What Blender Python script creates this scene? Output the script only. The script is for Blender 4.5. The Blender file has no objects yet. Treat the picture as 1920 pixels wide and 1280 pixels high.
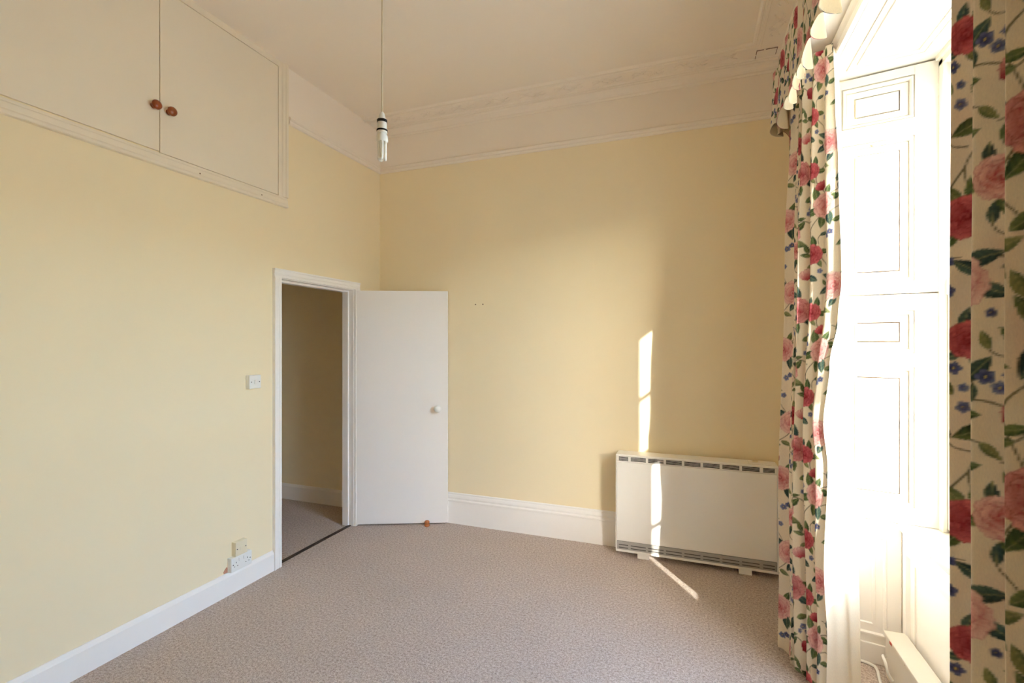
import bpy, bmesh, math, random
import numpy as np
from mathutils import Vector, Matrix

random.seed(4)
scene = bpy.context.scene
COL = scene.collection

# ------------------------------------------------------------------ camera
CAM_H = 1.54
FPX = 906.0
YAW = math.radians(20.3)
cam_data = bpy.data.cameras.new('camera')
cam_data.sensor_width = 36.0
cam_data.lens = FPX / 1920.0 * 36.0
cam_data.shift_y = 2.0 / 1920.0
cam_data.clip_start = 0.02
cam = bpy.data.objects.new('camera', cam_data)
cam.location = (0, 0, CAM_H)
cam.rotation_euler = (math.radians(90), 0, YAW)
COL.objects.link(cam)
scene.camera = cam

# ------------------------------------------------------------------ world, sun, exposure
world = bpy.data.worlds.new('sky')
scene.world = world
world.use_nodes = True
bg = world.node_tree.nodes['Background']
sky = world.node_tree.nodes.new('ShaderNodeTexSky')
sky.sky_type = 'NISHITA'
sky.sun_disc = False
sky.sun_elevation = math.radians(23.0)
sky.sun_rotation = math.radians(147.0)        # same bearing as the sun lamp below
sky.dust_density = 0.7
world.node_tree.links.new(sky.outputs['Color'], bg.inputs['Color'])
bg.inputs['Strength'].default_value = 2.0

sun_data = bpy.data.lights.new('sun_offscreen', 'SUN')
sun_data.energy = 4.6
sun_data.angle = math.radians(0.53)
sun_data.color = (1.0, 0.94, 0.84)
sun = bpy.data.objects.new('sun_offscreen', sun_data)
sun.rotation_euler = Vector((-0.545, 0.838, -0.425)).to_track_quat('-Z', 'Y').to_euler()
sun.location = (6, -6, 6)
COL.objects.link(sun)

vs = scene.view_settings
vs.view_transform = 'Standard'
vs.look = 'None'
vs.gamma = 1.0
vs.use_curve_mapping = False
vs.exposure = 1.45
scene.cycles.use_denoising = True
scene.cycles.max_bounces = 12
scene.cycles.diffuse_bounces = 10
scene.cycles.use_adaptive_sampling = True
scene.cycles.adaptive_threshold = 0.06
scene.cycles.transparent_max_bounces = 12
scene.cycles.sample_clamp_indirect = 8.0

# ------------------------------------------------------------------ materials
def srgb(r, g, b):
    def f(c):
        c /= 255.0
        return c / 12.92 if c <= 0.04045 else ((c + 0.055) / 1.055) ** 2.4
    return (f(r), f(g), f(b), 1.0)

MATS = {}
def mat(name, col, rough=0.6, var=0.04, vscale=3.0, bump=0.0, bscale=60.0, metal=0.0, spec=0.3):
    m = bpy.data.materials.new(name)
    m.use_nodes = True
    nt = m.node_tree
    n, l = nt.nodes, nt.links
    p = n['Principled BSDF']
    p.inputs['Roughness'].default_value = rough
    p.inputs['Metallic'].default_value = metal
    p.inputs['Specular IOR Level'].default_value = spec
    tc = n.new('ShaderNodeTexCoord')
    no = n.new('ShaderNodeTexNoise')
    no.inputs['Scale'].default_value = vscale
    no.inputs['Detail'].default_value = 5
    l.new(tc.outputs['Object'], no.inputs['Vector'])
    mx = n.new('ShaderNodeMix'); mx.data_type = 'RGBA'
    mx.inputs[6].default_value = tuple(c * (1 - var) for c in col[:3]) + (1,)
    mx.inputs[7].default_value = tuple(min(1, c * (1 + var)) for c in col[:3]) + (1,)
    l.new(no.outputs['Fac'], mx.inputs[0])
    l.new(mx.outputs[2], p.inputs['Base Color'])
    if bump:
        nb = n.new('ShaderNodeTexNoise')
        nb.inputs['Scale'].default_value = bscale
        nb.inputs['Detail'].default_value = 4
        l.new(tc.outputs['Object'], nb.inputs['Vector'])
        b = n.new('ShaderNodeBump')
        b.inputs['Strength'].default_value = bump
        b.inputs['Distance'].default_value = 0.01
        l.new(nb.outputs['Fac'], b.inputs['Height'])
        l.new(b.outputs['Normal'], p.inputs['Normal'])
    MATS[name] = m
    return m

mat('wall_cream', srgb(245, 230, 197), 0.85, 0.02, 1.6, 0.05, 26)
mat('ceiling_white', srgb(246, 236, 224), 0.9, 0.015, 2.0, 0.04, 30)
mat('trim_white', srgb(247, 243, 239), 0.45, 0.015, 6.0, 0.03, 40)
mat('cupboard_white', srgb(241, 231, 212), 0.55, 0.012, 4.0, 0.02, 40)
mat('door_white', srgb(244, 239, 235), 0.45, 0.01, 3.0, 0.02, 40)
mat('plastic_white', srgb(240, 239, 235), 0.35, 0.01)
mat('plastic_cream', srgb(236, 224, 196), 0.4, 0.02)
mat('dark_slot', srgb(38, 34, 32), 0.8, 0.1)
mat('heater_white', srgb(248, 245, 240), 0.4, 0.01)
mat('heater_grey', srgb(176, 172, 168), 0.5, 0.03)
mat('slot_grey', srgb(84, 80, 78), 0.8, 0.1)
mat('knob_wood', srgb(150, 72, 30), 0.28, 0.35, 60.0, 0.0, 10, spec=0.6)
mat('stop_wood', srgb(176, 108, 62), 0.5, 0.25, 60.0)
mat('black_rubber', srgb(28, 20, 18), 0.6, 0.1)
mat('tube_glass', srgb(246, 244, 236), 0.25, 0.01, spec=0.6)
mat('flex_white', srgb(214, 200, 176), 0.5, 0.02)
mat('threshold_metal', srgb(70, 58, 50), 0.5, 0.2)
mat('chip_brown', srgb(130, 100, 78), 0.9, 0.2, 80)
mat('plaster_pink', srgb(205, 150, 125), 0.95, 0.2, 90)
mat('tin_mark', srgb(190, 70, 55), 0.8, 0.2)
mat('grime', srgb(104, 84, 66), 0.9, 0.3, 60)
mat('screw_metal', srgb(190, 186, 180), 0.3, 0.05, metal=0.8)
mat('brass', srgb(190, 160, 100), 0.35, 0.1, metal=0.8)
mat('paving', srgb(200, 188, 170), 0.9, 0.15, 2.0)
mat('exterior_render', srgb(214, 204, 188), 0.9, 0.08, 2.0)

def worn_paint():
    """old gloss paint with small chipped flecks"""
    m = mat('worn_white', srgb(219, 213, 203), 0.42, 0.015, 5.0, 0.05, 50)
    nt = m.node_tree; n, l = nt.nodes, nt.links
    p = n['Principled BSDF']
    base = p.inputs['Base Color'].links[0].from_socket
    tc = n.new('ShaderNodeTexCoord')
    no = n.new('ShaderNodeTexNoise'); no.inputs['Scale'].default_value = 38; no.inputs['Detail'].default_value = 6
    l.new(tc.outputs['Object'], no.inputs['Vector'])
    r = n.new('ShaderNodeMapRange')
    r.inputs['From Min'].default_value = 0.725; r.inputs['From Max'].default_value = 0.75
    l.new(no.outputs['Fac'], r.inputs['Value'])
    mx = n.new('ShaderNodeMix'); mx.data_type = 'RGBA'
    l.new(r.outputs['Result'], mx.inputs[0])
    l.new(base, mx.inputs[6])
    mx.inputs[7].default_value = srgb(150, 120, 96)
    l.new(mx.outputs[2], p.inputs['Base Color'])
    return m
worn_paint()

def carpet():
    m = bpy.data.materials.new('carpet'); m.use_nodes = True
    nt = m.node_tree; n, l = nt.nodes, nt.links
    p = n['Principled BSDF']
    p.inputs['Roughness'].default_value = 1.0
    p.inputs['Specular IOR Level'].default_value = 0.05
    tc = n.new('ShaderNodeTexCoord')
    a = n.new('ShaderNodeTexNoise'); a.inputs['Scale'].default_value = 200; a.inputs['Detail'].default_value = 3
    b = n.new('ShaderNodeTexNoise'); b.inputs['Scale'].default_value = 80; b.inputs['Detail'].default_value = 4
    c = n.new('ShaderNodeTexNoise'); c.inputs['Scale'].default_value = 2.2; c.inputs['Detail'].default_value = 3
    for t in (a, b, c): l.new(tc.outputs['Object'], t.inputs['Vector'])
    r = n.new('ShaderNodeValToRGB')
    e = r.color_ramp.elements
    e[0].position = 0.34; e[0].color = srgb(146, 129, 119)
    e[1].position = 0.66; e[1].color = srgb(228, 216, 208)
    k = e.new(0.5); k.color = srgb(196, 180, 169)
    ad = n.new('ShaderNodeMath'); ad.operation = 'ADD'
    m1 = n.new('ShaderNodeMath'); m1.operation = 'MULTIPLY'; m1.inputs[1].default_value = 0.55
    m2 = n.new('ShaderNodeMath'); m2.operation = 'MULTIPLY'; m2.inputs[1].default_value = 0.45
    l.new(a.outputs['Fac'], m1.inputs[0]); l.new(b.outputs['Fac'], m2.inputs[0])
    l.new(m1.outputs[0], ad.inputs[0]); l.new(m2.outputs[0], ad.inputs[1])
    l.new(ad.outputs[0], r.inputs['Fac'])
    mx = n.new('ShaderNodeMix'); mx.data_type = 'RGBA'; mx.blend_type = 'MULTIPLY'
    mx.inputs[0].default_value = 0.35
    l.new(r.outputs['Color'], mx.inputs[6])
    r2 = n.new('ShaderNodeMapRange'); r2.inputs['To Min'].default_value = 0.75; r2.inputs['To Max'].default_value = 1.25
    l.new(c.outputs['Fac'], r2.inputs['Value'])
    l.new(r2.outputs['Result'], mx.inputs[7])
    l.new(mx.outputs[2], p.inputs['Base Color'])
    bp = n.new('ShaderNodeBump'); bp.inputs['Strength'].default_value = 0.7; bp.inputs['Distance'].default_value = 0.008
    l.new(ad.outputs[0], bp.inputs['Height']); l.new(bp.outputs['Normal'], p.inputs['Normal'])
    MATS['carpet'] = m
carpet()

def glass():
    m = bpy.data.materials.new('window_glass'); m.use_nodes = True
    nt = m.node_tree; n, l = nt.nodes, nt.links
    n.remove(n['Principled BSDF'])
    t = n.new('ShaderNodeBsdfTransparent'); t.inputs['Color'].default_value = (0.96, 0.98, 0.97, 1)
    g = n.new('ShaderNodeBsdfGlossy'); g.inputs['Roughness'].default_value = 0.02
    lw = n.new('ShaderNodeLayerWeight'); lw.inputs['Blend'].default_value = 0.5
    pw = n.new('ShaderNodeMath'); pw.operation = 'POWER'; pw.inputs[1].default_value = 4.0
    fr = n.new('ShaderNodeMath'); fr.operation = 'MULTIPLY_ADD'; fr.inputs[1].default_value = 0.5; fr.inputs[2].default_value = 0.03
    l.new(lw.outputs['Facing'], pw.inputs[0]); l.new(pw.outputs[0], fr.inputs[0])
    mx = n.new('ShaderNodeMixShader')
    l.new(fr.outputs[0], mx.inputs[0]); l.new(t.outputs[0], mx.inputs[1]); l.new(g.outputs[0], mx.inputs[2])
    l.new(mx.outputs[0], n['Material Output'].inputs['Surface'])
    MATS['window_glass'] = m
glass()

def fabric(name, from_attr, col=None, trans=0.12):
    m = bpy.data.materials.new(name); m.use_nodes = True
    nt = m.node_tree; n, l = nt.nodes, nt.links
    p = n['Principled BSDF']
    p.inputs['Roughness'].default_value = 0.85
    p.inputs['Specular IOR Level'].default_value = 0.12
    tr = n.new('ShaderNodeBsdfTranslucent')
    mx = n.new('ShaderNodeMixShader'); mx.inputs[0].default_value = trans
    tc = n.new('ShaderNodeTexCoord')
    no = n.new('ShaderNodeTexNoise'); no.inputs['Scale'].default_value = 420; no.inputs['Detail'].default_value = 2
    mp = n.new('ShaderNodeMapping'); mp.inputs['Scale'].default_value = (1, 1, 0.35)
    l.new(tc.outputs['Object'], mp.inputs['Vector']); l.new(mp.outputs[0], no.inputs['Vector'])
    rr = n.new('ShaderNodeMapRange'); rr.inputs['To Min'].default_value = 0.9; rr.inputs['To Max'].default_value = 1.08
    l.new(no.outputs['Fac'], rr.inputs['Value'])
    mu = n.new('ShaderNodeMix'); mu.data_type = 'RGBA'; mu.blend_type = 'MULTIPLY'; mu.inputs[0].default_value = 1.0
    if from_attr:
        at = n.new('ShaderNodeAttribute'); at.attribute_name = 'print'
        l.new(at.outputs['Color'], mu.inputs[6])
    else:
        mu.inputs[6].default_value = col
    l.new(rr.outputs['Result'], mu.inputs[7])
    l.new(mu.outputs[2], p.inputs['Base Color'])
    l.new(mu.outputs[2], tr.inputs['Color'])
    b = n.new('ShaderNodeBump'); b.inputs['Strength'].default_value = 0.12; b.inputs['Distance'].default_value = 0.002
    l.new(no.outputs['Fac'], b.inputs['Height']); l.new(b.outputs['Normal'], p.inputs['Normal'])
    l.new(p.outputs[0], mx.inputs[1]); l.new(tr.outputs[0], mx.inputs[2])
    l.new(mx.outputs[0], n['Material Output'].inputs['Surface'])
    MATS[name] = m
fabric('floral_print', True, trans=0.10)
fabric('valance_cloth', False, srgb(218, 200, 168), 0.10)
fabric('curtain_lining', False, srgb(238, 226, 204), 0.16)

# ------------------------------------------------------------------ mesh helpers
class MB:
    def __init__(self):
        self.v = []; self.f = []
    def add(self, vs, fs):
        o = len(self.v)
        self.v += [tuple(p) for p in vs]
        self.f += [tuple(i + o for i in q) for q in fs]
        return self
    def box(self, x0, x1, y0, y1, z0, z1):
        return self.add([(x0,y0,z0),(x1,y0,z0),(x1,y1,z0),(x0,y1,z0),(x0,y0,z1),(x1,y0,z1),(x1,y1,z1),(x0,y1,z1)],
                        [(0,3,2,1),(4,5,6,7),(0,1,5,4),(1,2,6,5),(2,3,7,6),(3,0,4,7)])
    def prism(self, poly, z0, z1):
        n = len(poly)
        return self.add([(x,y,z0) for x,y in poly] + [(x,y,z1) for x,y in poly],
                        [tuple(range(n-1,-1,-1)), tuple(range(n,2*n))] + [(i,(i+1)%n,n+(i+1)%n,n+i) for i in range(n)])
    def sweep(self, prof, p0, p1, out, up, m0=0.0, m1=0.0):
        """closed profile (a along out, b along up) swept p0 -> p1; m0/m1 shear the ends into mitres"""
        p0, p1, out, up = Vector(p0), Vector(p1), Vector(out), Vector(up)
        d = (p1 - p0).normalized(); n = len(prof)
        A = [p0 + out*a + up*b + d*(a*m0) for a, b in prof]
        B = [p1 + out*a + up*b + d*(a*m1) for a, b in prof]
        return self.add(A + B, [tuple(range(n-1,-1,-1)), tuple(range(n,2*n))] + [(i,(i+1)%n,n+(i+1)%n,n+i) for i in range(n)])
    def lathe(self, prof, c, axis, seg=20):
        """prof: (radius, height along axis)"""
        axis = Vector(axis).normalized(); c = Vector(c)
        t = axis.orthogonal().normalized(); b = axis.cross(t)
        vs = []; fs = []
        for r, hh in prof:
            for k in range(seg):
                a = 2*math.pi*k/seg
                vs.append(c + axis*hh + (t*math.cos(a) + b*math.sin(a))*r)
        for i in range(len(prof)-1):
            for k in range(seg):
                fs.append((i*seg+k, i*seg+(k+1)%seg, (i+1)*seg+(k+1)%seg, (i+1)*seg+k))
        fs.append(tuple(range(seg-1,-1,-1)))
        fs.append(tuple((len(prof)-1)*seg+k for k in range(seg)))
        return self.add(vs, fs)
    def tube(self, pts, r, seg=10):
        pts = [Vector(p) for p in pts]; n = len(pts)
        vs = []; fs = []; ref = None
        for i, p in enumerate(pts):
            d = (pts[min(i+1,n-1)] - pts[max(i-1,0)]).normalized()
            if ref is None: ref = d.orthogonal().normalized()
            ref = (ref - d*ref.dot(d)).normalized()
            b = d.cross(ref)
            for k in range(seg):
                a = 2*math.pi*k/seg
                vs.append(p + (ref*math.cos(a) + b*math.sin(a))*r)
        for i in range(n-1):
            for k in range(seg):
                fs.append((i*seg+k, i*seg+(k+1)%seg, (i+1)*seg+(k+1)%seg, (i+1)*seg+k))
        fs.append(tuple(range(seg-1,-1,-1))); fs.append(tuple((n-1)*seg+k for k in range(seg)))
        return self.add(vs, fs)
    def mesh(self, name, m):
        me = bpy.data.meshes.new(name)
        me.from_pydata(self.v, [], self.f)
        bm = bmesh.new(); bm.from_mesh(me)
        bmesh.ops.recalc_face_normals(bm, faces=bm.faces)
        bm.to_mesh(me); bm.free()
        me.materials.append(MATS[m])
        return me
    def build(self, name, m, parent=None, bevel=0.0, smooth=False, seg=2):
        o = bpy.data.objects.new(name, self.mesh(name, m))
        COL.objects.link(o)
        if parent: o.parent = parent
        if bevel:
            b = o.modifiers.new('bevel', 'BEVEL'); b.width = bevel; b.segments = seg
            b.limit_method = 'ANGLE'; b.angle_limit = math.radians(40)
        if smooth:
            for p in o.data.polygons: p.use_smooth = True
            o.data.set_sharp_from_angle(angle=math.radians(45))
        return o

def box(x0, x1, y0, y1, z0, z1): return MB().box(x0, x1, y0, y1, z0, z1)
def link_mesh(name, me, parent, loc=(0,0,0), rot=(0,0,0)):
    o = bpy.data.objects.new(name, me); COL.objects.link(o)
    o.parent = parent; o.location = loc; o.rotation_euler = rot
    return o
def struct(o):
    o['kind'] = 'structure'; return o
def tag(o, label, cat, group=None):
    o['label'] = label; o['category'] = cat
    if group: o['group'] = group
    return o
def thing(name, label, cat, loc=(0,0,0), group=None):
    o = bpy.data.objects.new(name, None); COL.objects.link(o)
    o.empty_display_size = 0.1
    o.location = loc
    return tag(o, label, cat, group)
def sroot(name, loc=(0,0,0)):
    o = bpy.data.objects.new(name, None); COL.objects.link(o)
    o.empty_display_size = 0.1; o.location = loc
    return struct(o)

# ------------------------------------------------------------------ room dimensions
XL, XR = -2.655, 0.635          # partition wall face, window wall face
YF, YN = 3.71, -0.75            # far wall face, wall behind the camera
ZC = 3.47
DY0, DY1, DZ = 2.565, 3.345, 1.985   # doorway in the partition
WY0, WY1 = 1.207, 2.824         # window opening at the room face
WZ = 2.84                       # window head
YC = 2.0155                     # centre line of the window
XO = 1.20                       # outer face of the window wall
HX, HY = -4.25, 1.30            # hall beyond the doorway

# floor, ceiling
struct(MB().box(XL - 0.06, 1.0, YN - 0.1, YF + 0.1, -0.1, 0).box(HX - 0.1, XL - 0.06, HY - 0.1, YF + 0.1, -0.1, 0).build('floor', 'carpet'))
struct(box(HX - 0.1, XO, YN - 0.1, YF + 0.1, ZC, ZC + 0.1).build('ceiling', 'ceiling_white'))

RAIL = 3.10
# partition on the left with its doorway (cream below the picture rail, off-white above)
PX = XL - 0.10
wl = struct(MB().box(PX, XL, YN - 0.1, DY0, 0, RAIL).box(PX, XL, DY1, YF, 0, RAIL).box(PX, XL, DY0, DY1, DZ, RAIL).build('wall_left', 'wall_cream'))
box(PX, XL, YN - 0.1, YF, RAIL, ZC).build('frieze', 'ceiling_white', wl)
# far wall
wf = struct(box(HX - 0.1, XO, YF, YF + 0.1, 0, RAIL).build('wall_far', 'wall_cream'))
box(HX - 0.1, XO, YF, YF + 0.1, RAIL, ZC).build('frieze', 'ceiling_white', wf)
# wall behind the camera
wb = struct(box(PX, XO, YN - 0.1, YN, 0, RAIL).build('wall_near', 'wall_cream'))
box(PX, XO, YN - 0.1, YN, RAIL, ZC).build('frieze', 'ceiling_white', wb)
# window wall: solid either side and over the opening, window back below it
wr = struct(MB().box(XR, XO, WY1, YF, 0, RAIL).box(XR, XO, YN - 0.1, WY0, 0, RAIL).box(XR, XO, WY0, WY1, WZ + 0.02, RAIL)
            .box(0.965, XO, WY0, WY1, -0.1, 0.66).build('wall_window', 'wall_cream'))
box(XR, XO, YN - 0.1, YF, RAIL, ZC).build('frieze', 'ceiling_white', wr)
# splayed reveals (solid wedges behind the shutters and elbows)
RA, RB = Vector((0.64, 2.824, 0)), Vector((1.06, 2.738, 0))
rd = (RB - RA).normalized()
rn = Vector((rd.y, -rd.x, 0))        # towards the camera / into the opening
for s in (0, 1):
    pts = [(0.637, 2.862), (1.085, 2.772), (XO, 2.772), (XO, 2.90), (0.637, 2.90)]
    if s: pts = [(x, 2*YC - y) for x, y in pts]
    MB().prism(pts, 0, WZ + 0.02).build('reveal', 'trim_white', wr)
# hall
struct(MB().box(HX - 0.1, HX, HY - 0.1, YF, 0, 2.55).box(HX, PX, HY - 0.1, HY, 0, 2.55).build('wall_hall', 'wall_cream'))
struct(box(HX, PX, HY, YF, 2.45, 2.55).build('ceiling_hall', 'ceiling_white'))

# ------------------------------------------------------------------ skirtings
def skirt_low(h): return [(0,0),(0.018,0),(0.018,h-0.022),(0.014,h-0.014),(0.008,h-0.004),(0.005,h),(0,h)]
sk_hi = [(0,0),(0.024,0),(0.024,0.185),(0.030,0.190),(0.030,0.200),(0.020,0.208),(0.022,0.222),(0.016,0.236),(0.010,0.244),(0.010,0.252),(0.006,0.258),(0,0.258)]
o = struct(MB().sweep(skirt_low(0.135), (XL, YN, 0), (XL, DY0 - 0.062, 0), (1,0,0), (0,0,1)).build('baseboard_left', 'trim_white'))
MB().sweep(skirt_low(0.135), (XL, DY1 + 0.062, 0), (XL, YF, 0), (1,0,0), (0,0,1)).build('baseboard_length', 'trim_white', o)
struct(MB().sweep(sk_hi, (XL, YF, 0), (XR, YF, 0), (0,-1,0), (0,0,1)).build('baseboard_far', 'trim_white'))
struct(MB().sweep(sk_hi, (XR, YF, 0), (XR, WY1 + 0.085, 0), (-1,0,0), (0,0,1)).sweep(sk_hi, (XR, WY0 - 0.085, 0), (XR, YN, 0), (-1,0,0), (0,0,1)).build('baseboard_window', 'trim_white'))
struct(MB().sweep(sk_hi, (XL, YN, 0), (XR, YN, 0), (0,1,0), (0,0,1)).build('baseboard_near', 'trim_white'))
struct(MB().sweep(skirt_low(0.15), (HX, YF, 0), (PX, YF, 0), (0,-1,0), (0,0,1)).sweep(skirt_low(0.15), (HX, HY, 0), (HX, YF, 0), (1,0,0), (0,0,1)).build('baseboard_hall', 'trim_white'))

# ------------------------------------------------------------------ picture rails and cornice
pr = [(0,0),(0.012,0.004),(0.018,0.014),(0.016,0.026),(0.024,0.034),(0.026,0.044),(0.020,0.052),(0.008,0.056),(0,0.056)]
struct(MB().sweep(pr, (XL, 2.64, 3.07), (XL, YF, 3.07), (1,0,0), (0,0,1), 0, -1).build('trim_1', 'ceiling_white'))
struct(MB().sweep(pr, (XL, YF, 3.07), (XR, YF, 3.07), (0,-1,0), (0,0,1), 1, -1).build('trim_2', 'ceiling_white'))
struct(MB().sweep(pr, (XR, YF, 3.07), (XR, YN, 3.07), (-1,0,0), (0,0,1), 1, 0).build('trim_3', 'ceiling_white'))
co = [(0,0),(0,-0.088),(0.008,-0.088),(0.014,-0.078),(0.014,-0.070),(0.030,-0.062),(0.046,-0.046),(0.052,-0.030),(0.064,-0.030),(0.068,-0.022),(0.078,-0.022),(0.082,-0.010),
      (0.205,-0.010),(0.209,-0.018),(0.221,-0.018),(0.225,-0.011),(0.236,-0.011),(0.240,-0.016),(0.250,-0.016),(0.256,-0.006),(0.262,0)]
c1 = struct(MB().sweep(co, (XL, YF, ZC), (XR, YF, ZC), (0,-1,0), (0,0,1), 0, -1).build('trim_4', 'ceiling_white'))
c2 = struct(MB().sweep(co, (XR, YF, ZC), (XR, YN, ZC), (-1,0,0), (0,0,1), 1, 0).build('trim_5', 'ceiling_white'))
def scroll_mesh():
    m = MB()
    p = []
    for i in range(15):
        t = i/14.0
        a = t*4.2 + 0.3
        r = 0.036*(1 - 0.78*t)
        p.append((r*math.cos(a), r*math.sin(a), 0))
    m.tube(p, 0.0055, 5)
    q = [( -0.075 + 0.11*i/8, -0.030 + 0.022*math.sin(i/8*3.0), 0) for i in range(9)]
    m.tube(q, 0.0045, 5)
    for k in range(4):
        a = 0.5 + k*0.55
        m.lathe([(0.001,-0.018),(0.008,-0.004),(0.006,0.008),(0.001,0.018)], (-0.045 + 0.02*math.cos(a), 0.02*math.sin(a) + 0.008*k - 0.01, 0), (math.cos(a), math.sin(a), 0), 6)
    me = m.mesh('scroll', 'ceiling_white')
    for v in me.vertices: v.co.z *= 0.55
    for f in me.polygons: f.use_smooth = True
    return me
sm = scroll_mesh()
x = XL + 0.12; k = 0
while x < XR - 0.30:
    link_mesh('scroll_ornament', sm, c1, (x, YF - 0.143, ZC - 0.011), (0, 0, 0 if k % 2 == 0 else math.pi)); x += 0.145; k += 1
y = YF - 0.34
while y > 1.6:
    link_mesh('scroll_ornament', sm, c2, (XR - 0.143, y, ZC - 0.011), (0, 0, math.pi/2 if k % 2 == 0 else -math.pi/2)); y -= 0.145; k += 1
# square access patch in the cornice corner, its filled edges chipped
pc = Vector((0.468, 3.585, ZC - 0.012)); w, d2 = 0.060, 0.050
patch = box(pc.x - w, pc.x + w, pc.y - d2, pc.y + d2, pc.z - 0.004, pc.z + 0.008).build('corner_patch', 'ceiling_white', c1, 0.001)
for (x0,x1,y0,y1) in ((-w,-w*0.35,-d2,-d2),(-0.1*w,w,-d2,-d2),(-w,-0.2*w,d2,d2),(0.1*w,w*0.8,d2,d2),(-w,-w,-d2,-0.1*d2),(-w,-w,0.3*d2,d2),(w,w,-d2,d2*0.55)):
    MB().box(pc.x+x0-0.0018, pc.x+x1+0.0018, pc.y+y0-0.0018, pc.y+y1+0.0018, pc.z-0.0055, pc.z-0.002).build('chipped_edge', 'chip_brown', patch)

# ------------------------------------------------------------------ doorway: lining, architrave, leaf
fr = sroot('trim_6', (XL, (DY0+DY1)/2, 0))
T = Matrix.Translation(fr.location)
def child_world(o, root):
    o.parent = root; o.matrix_parent_inverse = Matrix.Translation(root.location).inverted(); return o
arch = [(0,0),(0.020,0),(0.020,0.014),(0.016,0.020),(0.019,0.026),(0.019,0.044),(0.024,0.050),(0.024,0.060),(0,0.060)]
AW = 0.060
child_world(MB().sweep(arch, (XL, DY0, 0), (XL, DY0, DZ), (1,0,0), (0,-1,0)).build('architrave', 'trim_white'), fr)
child_world(MB().sweep(arch, (XL, DY1, 0), (XL, DY1, DZ), (1,0,0), (0,1,0)).build('architrave', 'trim_white'), fr)
child_world(MB().sweep(arch, (XL, DY0 - AW, DZ), (XL, DY1 + AW, DZ), (1,0,0), (0,0,1)).build('architrave', 'trim_white'), fr)
for (y0, y1) in ((DY0, DY0 + 0.012), (DY1 - 0.004, DY1)):
    child_world(box(PX - 0.012, XL + 0.002, y0, y1, 0, DZ).build('door_lining', 'trim_white'), fr)
child_world(box(PX - 0.012, XL + 0.002, DY0 + 0.012, DY1 - 0.004, DZ - 0.006, DZ).build('door_lining', 'trim_white'), fr)
child_world(box(PX - 0.004, XL - 0.045, DY1 - 0.018, DY1 - 0.004, 0, DZ - 0.006).build('door_stop_bead', 'trim_white', None, 0.002), fr)
child_world(box(PX - 0.004, XL - 0.045, DY0 + 0.012, DY0 + 0.026, 0, DZ - 0.006).build('door_stop_bead', 'trim_white', None, 0.002), fr)
child_world(box(PX - 0.004, XL - 0.045, DY0 + 0.026, DY1 - 0.018, DZ - 0.022, DZ - 0.006).build('door_stop_bead', 'trim_white', None, 0.002), fr)
child_world(box(XL - 0.052, XL - 0.022, DY0 + 0.012, DY1 - 0.004, -0.005, 0.006).build('threshold_bar', 'threshold_metal', None, 0.002), fr)

hinge = Vector((-2.632, 3.352, 0.0))
dd = Vector((0.9155, 0.4024, 0)).normalized()
door = sroot('door_1', hinge)
door.rotation_euler = (0, 0, math.atan2(dd.y, dd.x))
DT = 0.036                                   # leaf local: x along the leaf, -y is the room face
box(0.0, 0.762, 0.0, DT, 0.012, 1.977).build('door_leaf', 'door_white', door, 0.002)
kb = MB().lathe([(0.026,0),(0.026,0.004),(0.014,0.008),(0.010,0.016),(0.012,0.026),(0.024,0.034),(0.030,0.044),(0.031,0.052),(0.026,0.062),(0.014,0.068),(0.002,0.069)], (0.680, 0.0, 0.985), (0,-1,0), 24).build('door_knob', 'plastic_white', door, 0, True)
MB().lathe([(0.026,0),(0.026,0.004),(0.011,0.008),(0.012,0.02)], (0.680, DT, 0.985), (0,1,0), 20).build('knob_rose', 'plastic_white', door, 0, True)
for z in (0.24, 1.72):
    MB().lathe([(0.006,-0.045),(0.007,-0.045),(0.007,0.045),(0.006,0.045)], (-0.004, 0.0, z), (0,0,1), 10).build('hinge', 'trim_white', door, 0, True)
# door stop on the floor
st = thing('door_stop', 'small turned wooden door stop on the carpet at the foot of the door', 'door stop', (-2.075, 3.555, 0))
MB().lathe([(0.018,0),(0.022,0.004),(0.022,0.014),(0.017,0.020),(0.020,0.028),(0.021,0.038),(0.015,0.046),(0.002,0.048)], (0,0,0), (0,0,1), 18).build('stop_body', 'stop_wood', st, 0, True)
MB().lathe([(0.0225,0.005),(0.0245,0.007),(0.0245,0.012),(0.0225,0.014)], (0,0,0), (0,0,1), 18).build('rubber_ring', 'stop_wood', st, 0, True)

# ------------------------------------------------------------------ overhead cupboard in the partition
CY0, CY1, CYM = 0.972, 2.541, 1.757
CZ0, CZ1 = 2.55, 3.425
cup = thing('overhead_cupboard', 'cream painted cupboard set high in the wall with two flush doors', 'cupboard', (XL, CYM, 2.48))
def cw(o): return child_world(o, cup)
fpro = [(0,0),(0.022,0),(0.026,0.004),(0.026,0.016),(0.020,0.024),(0.020,0.050),(0.014,0.056),(0.014,0.068),(0,0.068)]
cw(MB().sweep(fpro, (XL, CY0 - 0.07, 2.477), (XL, CY1 + 0.078, 2.477), (1,0,0), (0,0,1)).build('frame_rail', 'cupboard_white'))
fs = [(0,0),(0.026,0),(0.026,0.016),(0.020,0.022),(0.020,0.040),(0.013,0.048),(0.013,0.074),(0,0.074)]
cw(MB().sweep(fs, (XL, CY1 + 0.078, 2.545), (XL, CY1 + 0.078, ZC), (1,0,0), (0,-1,0)).build('frame_stile', 'cupboard_white'))
cw(MB().sweep(fs, (XL, CY0 - 0.07, 2.545), (XL, CY0 - 0.07, ZC), (1,0,0), (0,1,0)).build('frame_stile', 'cupboard_white'))
cw(box(XL, XL + 0.013, CY0 + 0.004, CY1 + 0.004, CZ1 + 0.004, ZC).build('frame_rail', 'cupboard_white'))
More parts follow.
